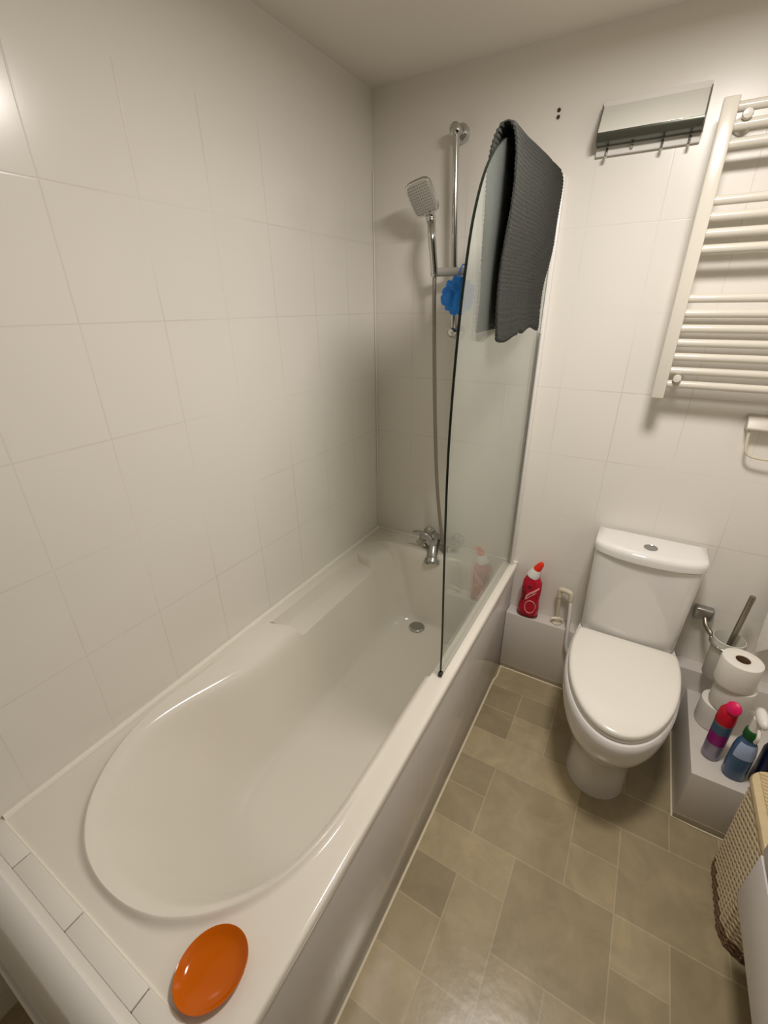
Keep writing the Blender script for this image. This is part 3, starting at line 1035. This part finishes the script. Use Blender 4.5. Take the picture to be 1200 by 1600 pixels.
# red toilet cleaner bottle on the boxing ledge
bt = thing('cleaner_bottle', 'red toilet cleaner bottle with angled neck and orange-red nozzle, on the boxing ledge', 'bottle', (0.775, -0.035, ZB))


def oval(c, a, b, n=32, ex=2.4, tilt=0.0):
    P = []
    for k in range(n):
        t = 2 * PI * k / n
        cc, ss = math.cos(t), math.sin(t)
        x = a * math.copysign(abs(cc) ** (2 / ex), cc)
        P.append(Vector((c[0] + x * math.cos(tilt), c[1] + b * math.copysign(abs(ss) ** (2 / ex), ss), c[2] + x * math.sin(tilt))))
    return P


BX, BY = 0.776, -0.036
rings = [oval((BX, BY, ZB + 0.001), 0.038, 0.023), oval((BX, BY, ZB + 0.008), 0.043, 0.028), oval((BX, BY, ZB + 0.05), 0.043, 0.028), oval((BX + 0.001, BY, ZB + 0.075), 0.038, 0.026), oval((BX + 0.002, BY, ZB + 0.10), 0.038, 0.026),
         oval((BX + 0.002, BY, ZB + 0.14), 0.040, 0.027), oval((BX + 0.002, BY, ZB + 0.172), 0.038, 0.026), oval((BX + 0.001, BY, ZB + 0.190), 0.030, 0.023), oval((BX, BY, ZB + 0.20), 0.022, 0.019), oval((BX, BY, ZB + 0.208), 0.020, 0.018)]
rbody = obj('body', loft(rings), m_red, bt, smooth=60)


obj('dark_base', loft([oval((BX, BY, ZB + 0.0012), 0.0395, 0.0245), oval((BX, BY, ZB + 0.008), 0.0436, 0.0286), oval((BX, BY, ZB + 0.014), 0.0437, 0.0287)], True, False), m_darkred, rbody)


def strip_on_bottle(pts, r, m, name):
    P = []
    for (u, z) in pts:       # u across the front -1..1
        x = BX + 0.038 * u
        y = BY - 0.0275 * (1 - abs(u) ** 2.4) ** (1 / 2.4) - 0.0004
        P.append((x, y, ZB + z))
    return obj(name, tube(P, r, 8, sub=6), m, rbody)


strip_on_bottle([(0.9, 0.158), (0.55, 0.143), (0.1, 0.128), (-0.25, 0.110), (-0.30, 0.095)], 0.0042, m_pink, 'label_stripe')
strip_on_bottle([(0.88, 0.140), (0.45, 0.126), (0.1, 0.112), (-0.2, 0.098)], 0.0022, m_pink, 'label_stripe')
loopP = [(0.25 + 0.55 * math.cos(a), 0.060 + 0.031 * math.sin(a)) for a in [2 * PI * k / 14 + 0.6 for k in range(15)]]
strip_on_bottle(loopP, 0.0021, m_pink, 'label_loop')
strip_on_bottle([(-0.8, 0.150), (-0.5, 0.120), (-0.7, 0.088)], 0.005, m_darkred, 'label_patch')
strip_on_bottle([(-0.2, 0.165), (0.2, 0.160)], 0.006, m_darkred, 'label_patch')
ax = Vector((0.34, -0.05, 1)).normalized()
c0 = Vector((BX - 0.001, BY, ZB + 0.2))
obj('cap', lathe([(0.0, 0), (0.026, 0.0), (0.026, 0.010), (0.019, 0.032), (0.017, 0.038), (0, 0.038)], c0, ax, cap0=False, cap1=False), m_white_pl, bt)
obj('nozzle', lathe([(0.0, 0), (0.0165, 0.0), (0.0155, 0.014), (0.012, 0.030), (0.0085, 0.039), (0, 0.040)], c0 + ax * 0.0375, (ax + Vector((0.14, 0, 0))), cap0=False, cap1=False), m_redcap, bt)

# ------------------------------------------------------------------ toilet brush
bh = thing('toilet_brush_holder', 'frosted toilet brush cup in a chrome ring on the end wall right of the toilet', 'toilet brush holder', (1.40, 0, 0.34))
QC = Vector((1.440, -0.100, 0.0))
bm = bx(1.335, 1.395, -0.034, -0.0005, 0.506, 0.556, 0.009, 3)
obj('wall_plate', bm, m_chrome_dull, bh)
bm = tube([(1.372, -0.03, 0.520), (1.378, -0.05, 0.505), (1.390, -0.072, 0.496), (1.400, -0.080, 0.487)], 0.008, 12, sub=5)
obj('arm', bm, m_steel, bh)
ringP = [(QC.x + 0.0475 * math.cos(2 * PI * k / 40), QC.y + 0.0475 * math.sin(2 * PI * k / 40), 0.485) for k in range(40)]
obj('ring', tube(ringP, 0.0052, 10, closed=True), m_chrome, bh)
bm = lathe([(0.0, 0.345), (0.036, 0.345), (0.040, 0.352), (0.0425, 0.480), (0.0462, 0.510), (0.0442, 0.511), (0.041, 0.480), (0.037, 0.356), (0.0, 0.354)], QC, n=40, cap0=False, cap1=False)
obj('cup', bm, m_frost, bh)
br = thing('toilet_brush', 'steel handled toilet brush standing in the frosted cup', 'toilet brush', (QC.x, QC.y, 0.356))
obj('handle', tube([(QC.x + 0.004, QC.y + 0.003, 0.43), (QC.x + 0.010, QC.y + 0.006, 0.55), (QC.x + 0.016, QC.y + 0.008, 0.682)], 0.0085, 16), m_steel, br)
bm = bmesh.new()
rnd = random.Random(2)
lathe([(0.0, 0.360), (0.010, 0.360), (0.022, 0.367), (0.026, 0.39), (0.026, 0.42), (0.018, 0.438), (0, 0.442)], (QC.x + 0.003, QC.y + 0.002, 0), n=28, bm=bm, cap0=False, cap1=False)
for v in bm.verts:
    v.co += Vector((rnd.uniform(-1, 1), rnd.uniform(-1, 1), 0)) * 0.0015
obj('bristles', bm, m_white_pl, br)

# ------------------------------------------------------------------ toilet rolls, stacked
rolls = [(1.458, -0.196, ZBR, 'white toilet roll at the bottom of the stack of three, on the right boxing'),
         (1.474, -0.206, ZBR + 0.1, 'white toilet roll in the middle of the stack of three'),
         (1.462, -0.212, ZBR + 0.2, 'white toilet roll on top of the stack of three, its core open to view')]
first = None
for i, (x, y, z, lb) in enumerate(rolls):
    if first is None:
        t = thing('toilet_roll', lb, 'toilet roll', (x, y, z), 'stacked toilet rolls')
        n = 48
        prof = [(0.020, 0.0015), (0.048, 0.0005), (0.0535, 0.003), (0.055, 0.010), (0.055, 0.090), (0.0535, 0.097), (0.048, 0.0995), (0.022, 0.0985), (0.020, 0.097), (0.020, 0.0015)]
        obj('paper', lathe(prof, (x, y, z), n=n, cap0=False, cap1=False), m_paper, t)
        prof = [(0.0198, 0.003), (0.0198, 0.0965), (0.0185, 0.0965), (0.0185, 0.003), (0.0198, 0.003)]
        obj('cardboard_core', lathe(prof, (x, y, z), n=n, cap0=False, cap1=False), m_card, t)
        first = t
    else:
        t = first.copy()
        COL.objects.link(t)
        t.location = (x, y, z + 0.0003 * i)
        t.rotation_euler = (0, 0, i * 0.8)
        t['label'] = lb
        for ch in first.children:
            c = ch.copy()
            COL.objects.link(c)
            c.parent = t

# ------------------------------------------------------------------ bottles on the right boxing
zc = ZBR + 0.0005
af = thing('air_freshener', 'lilac air freshener spray can with a magenta cap, on the right boxing by the rolls', 'spray can', (1.441, -0.347, ZBR))
c = (1.441, -0.347, zc)
R0 = 0.0245
can = obj('can', lathe([(0, 0), (R0 - 0.002, 0), (R0, 0.004), (R0, 0.150), (R0 - 0.003, 0.158), (R0 - 0.009, 0.168), (0, 0.168)], c, cap0=False, cap1=False), m_silver, af)
obj('label_band', lathe([(R0 + 0.0004, 0.066), (R0 + 0.0004, 0.112)], c, n=40, cap0=False, cap1=False), m_purple, can, label='purple label band')
obj('label_band', lathe([(R0 + 0.0003, 0.112), (R0 + 0.0003, 0.146)], c, n=40, cap0=False, cap1=False), m_teal, can, label='grey blue label band')
obj('label_band', lathe([(R0 + 0.0003, 0.010), (R0 + 0.0003, 0.065)], c, n=40, cap0=False, cap1=False), m_lilac, can, label='lilac grey label band')
bm = lathe([(0.0, 0.152), (R0 + 0.001, 0.152), (R0 + 0.0015, 0.160), (R0 - 0.001, 0.196), (R0 - 0.006, 0.206), (0.012, 0.212), (0, 0.214)], c, cap0=False, cap1=False)
acap = obj('cap', bm, m_crimson, af)
bm = lathe([(0.0, -0.006), (0.018, -0.006), (0.0205, 0.0), (0.019, 0.006), (0.013, 0.0095), (0, 0.011)], Vector(c) + Vector((0.003, -0.013, 0.222)), (-0.55, -0.70, 0.45), cap0=False, cap1=False)
obj('push_button', bm, m_magenta, acap)

sb = thing('trigger_spray_bottle', 'blue trigger spray bottle with green collar and white head, beside the magenta capped can', 'spray bottle', (1.496, -0.388, ZBR))
BXs, BYs = 1.496, -0.388
sh = [(0.0, 0.026, 0.023), (0.006, 0.029, 0.026), (0.05, 0.029, 0.026), (0.11, 0.0285, 0.0255), (0.135, 0.025, 0.023), (0.155, 0.018, 0.0175), (0.165, 0.015, 0.015)]
obj('body', loft([oval((BXs, BYs, zc + h), a, b) for h, a, b in sh]), m_liquid, sb, smooth=60)
bm = loft([[p + Vector((0, 0, 0)) for p in oval((BXs, BYs, zc + h), a + 0.0006, b + 0.0006)][19:33] for h, a, b in ((0.092, 0.0286, 0.0256), (0.11, 0.0285, 0.0255), (0.135, 0.025, 0.023), (0.148, 0.0206, 0.0196))], False, False, False)
obj('front_label', bm, m_paleblue, sb, label='pale blue label')
obj('collar', lathe([(0, 0.163), (0.0185, 0.163), (0.020, 0.168), (0.019, 0.190), (0.016, 0.194), (0, 0.194)], (BXs, BYs, zc), cap0=False, cap1=False), m_green, sb)
bm = lathe([(0.0, 0.192), (0.0135, 0.192), (0.0125, 0.236), (0, 0.236)], (BXs, BYs, zc), cap0=False, cap1=False)
bb = loft([[Vector((BXs + 0.004 + 0.0145 * s * math.cos(2 * PI * k / 24) * w, BYs + dy, zc + 0.247 + 0.016 * s * math.sin(2 * PI * k / 24))) for k in range(24)]
           for dy, s, w in ((0.030, 0.35, 1), (0.026, 0.8, 1), (0.012, 1.0, 1), (-0.010, 1.05, 1), (-0.028, 0.95, 0.9), (-0.038, 0.7, 0.85), (-0.042, 0.35, 0.85))])
merge(bm, bb)
obj('trigger_head', bm, m_white_pl, sb, smooth=50)
obj('trigger', tube([(BXs, BYs - 0.030, zc + 0.225), (BXs, BYs - 0.044, zc + 0.208), (BXs, BYs - 0.040, zc + 0.185)], 0.005, 10, sub=5), m_white_pl, sb)

nb = thing('navy_bottle', 'dark navy bottle behind the wicker basket at the right edge of the photo', 'bottle', (1.575, -0.385, ZBR))
NBX, NBY = 1.577, -0.380
obj('body', loft([oval((NBX, NBY, zc + h), a, b) for h, a, b in ((0, 0.036, 0.030), (0.006, 0.040, 0.034), (0.13, 0.040, 0.034), (0.165, 0.030, 0.027), (0.18, 0.017, 0.017), (0.19, 0.016, 0.016))]), m_navy, nb, smooth=60)
obj('cap', lathe([(0, 0.189), (0.019, 0.189), (0.018, 0.222), (0.015, 0.226), (0, 0.226)], (NBX, NBY, zc), cap0=False, cap1=False), m_navy, nb)

# white cloth at the right edge
def build_cloth():
    bm = bmesh.new()
    Nx, Nz = 30, 40
    rows = []
    for i in range(Nz + 1):
        v = i / Nz
        row = []
        for j in range(Nx + 1):
            u = j / Nx
            x = 1.512 + 0.155 * u + 0.012 * (1 - v)
            z = 0.478 + 0.30 * v + 0.055 * u * (1 - v) - 0.02 * sstep(0.2, 0, u) * (1 - v)
            y = -0.040 - 0.024 * math.sin(u * 7.5 + 0.4) * (1 - 0.6 * v) * 0.6 - 0.008 * (1 - v)
            row.append((Vector((x, y, z)), 0))
        rows.append(row)
    f = [[bm.verts.new(p[0] + Vector((0, -0.004, 0))) for p in r] for r in rows]
    b = [[bm.verts.new(p[0] + Vector((0, 0.004, 0))) for p in r] for r in rows]
    for i in range(Nz):
        for j in range(Nx):
            bm.faces.new((f[i][j], f[i][j + 1], f[i + 1][j + 1], f[i + 1][j]))
            bm.faces.new((b[i][j], b[i + 1][j], b[i + 1][j + 1], b[i][j + 1]))
        for j in (0, Nx):
            bm.faces.new((f[i][j], f[i + 1][j], b[i + 1][j], b[i][j]))
    for j in range(Nx):
        for i in (0, Nz):
            bm.faces.new((f[i][j], b[i][j], b[i][j + 1], f[i][j + 1]))
    return bm


ht = thing('hand_towel', 'white cloth hanging at the right edge of the photo, above the toilet rolls', 'cloth', (1.60, 0, 0.45))
obj('cloth', build_cloth(), m_cloth, ht, smooth=60)
obj('wall_hook', tube([(1.60, -0.0005, 0.80), (1.60, -0.03, 0.80), (1.60, -0.05, 0.785), (1.60, -0.052, 0.772), (1.60, -0.060, 0.775)], 0.005, 10, sub=5), m_chrome, ht)

# ------------------------------------------------------------------ wicker basket
bk = thing('wicker_basket', 'pale woven wicker laundry basket with straw lid, beside the white cabinet', 'basket', (1.615, -0.645, 0))


def rrect(z, x0, x1, y0, y1, r, n=26):
    """rounded rectangle, evenly sampled"""
    pts = []
    for cx, cy, a0 in ((x1 - r, y1 - r, 0), (x0 + r, y1 - r, PI / 2), (x0 + r, y0 + r, PI), (x1 - r, y0 + r, 1.5 * PI)):
        for k in range(8):
            a = a0 + PI / 2 * k / 7
            pts.append(Vector((cx + r * math.cos(a), cy + r * math.sin(a), z)))
    # resample
    P = pts + [pts[0]]
    ds = [0]
    for a, b in zip(P[:-1], P[1:]):
        ds.append(ds[-1] + (b - a).length)
    out = []
    N = n * 4
    j = 0
    for k in range(N):
        d = ds[-1] * k / N
        while ds[j + 1] < d:
            j += 1
        t = (d - ds[j]) / max(1e-9, ds[j + 1] - ds[j])
        out.append(P[j].lerp(P[j + 1], t))
    return out


KB = (1.492, 1.745, -0.768, -0.515)        # at the floor
KT = (1.484, 1.752, -0.776, -0.510)        # at the top
ZK = 0.372


def kring(z, grow=0.0):
    t = z / ZK
    a = [b + (c - b) * t for b, c in zip(KB, KT)]
    return rrect(z, a[0] - grow, a[1] + grow, a[2] - grow, a[3] + grow, 0.05)


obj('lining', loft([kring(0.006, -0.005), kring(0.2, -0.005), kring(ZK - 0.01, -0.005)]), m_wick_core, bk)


def weave(z0, z1, step, m, name):
    bm = bmesh.new()
    z = z0
    row = 0
    while z < z1:
        base = kring(z)
        n = len(base)
        pts = []
        for k, p in enumerate(base):
            a, b = base[(k - 1) % n], base[(k + 1) % n]
            t = (b - a).normalized()
            nrm = Vector((t.y, -t.x, 0))
            w = math.cos(PI * k / 2 + PI * row) if k % 2 == 0 else 0
            pts.append(p + nrm * (0.0030 * w))
        tube(pts, 0.0043, 6, bm=bm, closed=True)
        z += step
        row += 1
    return obj(name, bm, m, bk, smooth=60)


weave(0.046, ZK - 0.006, 0.0088, m_wicker, 'woven_body')
weave(0.006, 0.042, 0.0086, m_wick_brown, 'woven_foot')
bm = bmesh.new()
lo, hi = kring(0.004), kring(ZK - 0.004)
for k in range(0, len(lo), 4):
    tube([lo[k], hi[k]], 0.0032, 6, bm=bm)
obj('stakes', bm, m_wicker, bk)
LZ = ZK + 0.002
bm = loft([rrect(LZ + z, KT[0] - g, KT[1] + g, KT[2] - g, KT[3] + g, 0.05) for z, g in ((0.0, 0.000), (0.0, 0.006), (0.010, 0.009), (0.020, 0.006), (0.022, 0.0))])
for k in range(22):
    y = KT[2] + 0.012 + k * 0.0115
    tube([(KT[0] + 0.012, y, LZ + 0.022), (KT[1] - 0.012, y, LZ + 0.022)], 0.0052, 6, bm=bm)
obj('lid', bm, m_wick_lid, bk, smooth=50)

# ------------------------------------------------------------------ vanity cabinet
vc = thing('vanity_cabinet', 'white wall-hung cabinet with two drawers at the lower right edge, beyond the basket', 'cabinet', (1.6, -1.2, 0.25))
VX0, VY0, VY1, VZ0 = 1.456, -1.62, -0.783, 0.262
obj('carcass', bx(VX0 + 0.0182, XR - 0.002, VY0 + 0.004, VY1 - 0.021, VZ0 + 0.004, 0.80, 0.002), m_vanity, vc)
obj('drawer_front', bx(VX0, VX0 + 0.0175, VY0, VY1, VZ0, 0.425, 0.0015), m_vanity, vc)
obj('drawer_front', bx(VX0, VX0 + 0.0175, VY0, VY1, 0.440, 0.795, 0.0015), m_vanity, vc)
obj('end_panel', bx(VX0 + 0.0182, XR - 0.002, VY1 - 0.0205, VY1, VZ0, 0.80, 0.001), m_vanity, vc)
obj('gap_shade_strip', bx(VX0 + 0.008, VX0 + 0.0178, VY0, VY1 - 0.030, 0.4255, 0.4395), m_gap_shade, vc)  # dark bar filling the drawer gap, its colour stands in for shade

# ------------------------------------------------------------------ orange soap dish on the bath rim
def dish():
    c = Vector((0.596, -1.538, ZR + 0.0008))
    ang = math.radians(70)
    rings = []
    for a, z in ((0.30, 0.0), (0.62, 0.0), (0.80, 0.004), (0.95, 0.011), (1.0, 0.0155), (0.99, 0.0175), (0.95, 0.0165), (0.84, 0.0105), (0.65, 0.0065), (0.4, 0.0048), (0.15, 0.0042)):
        r = []
        for k in range(56):
            t = 2 * PI * k / 56
            x, y = 0.0605 * a * math.cos(t), 0.0535 * a * math.sin(t)
            r.append(c + Vector((x * math.cos(ang) - y * math.sin(ang), x * math.sin(ang) + y * math.cos(ang), z)))
        rings.append(r)
    return loft(rings)


tag(obj('soap_dish', dish(), m_orange, smooth=60), 'glossy orange oval soap dish on the near corner of the bathtub rim', 'soap dish')
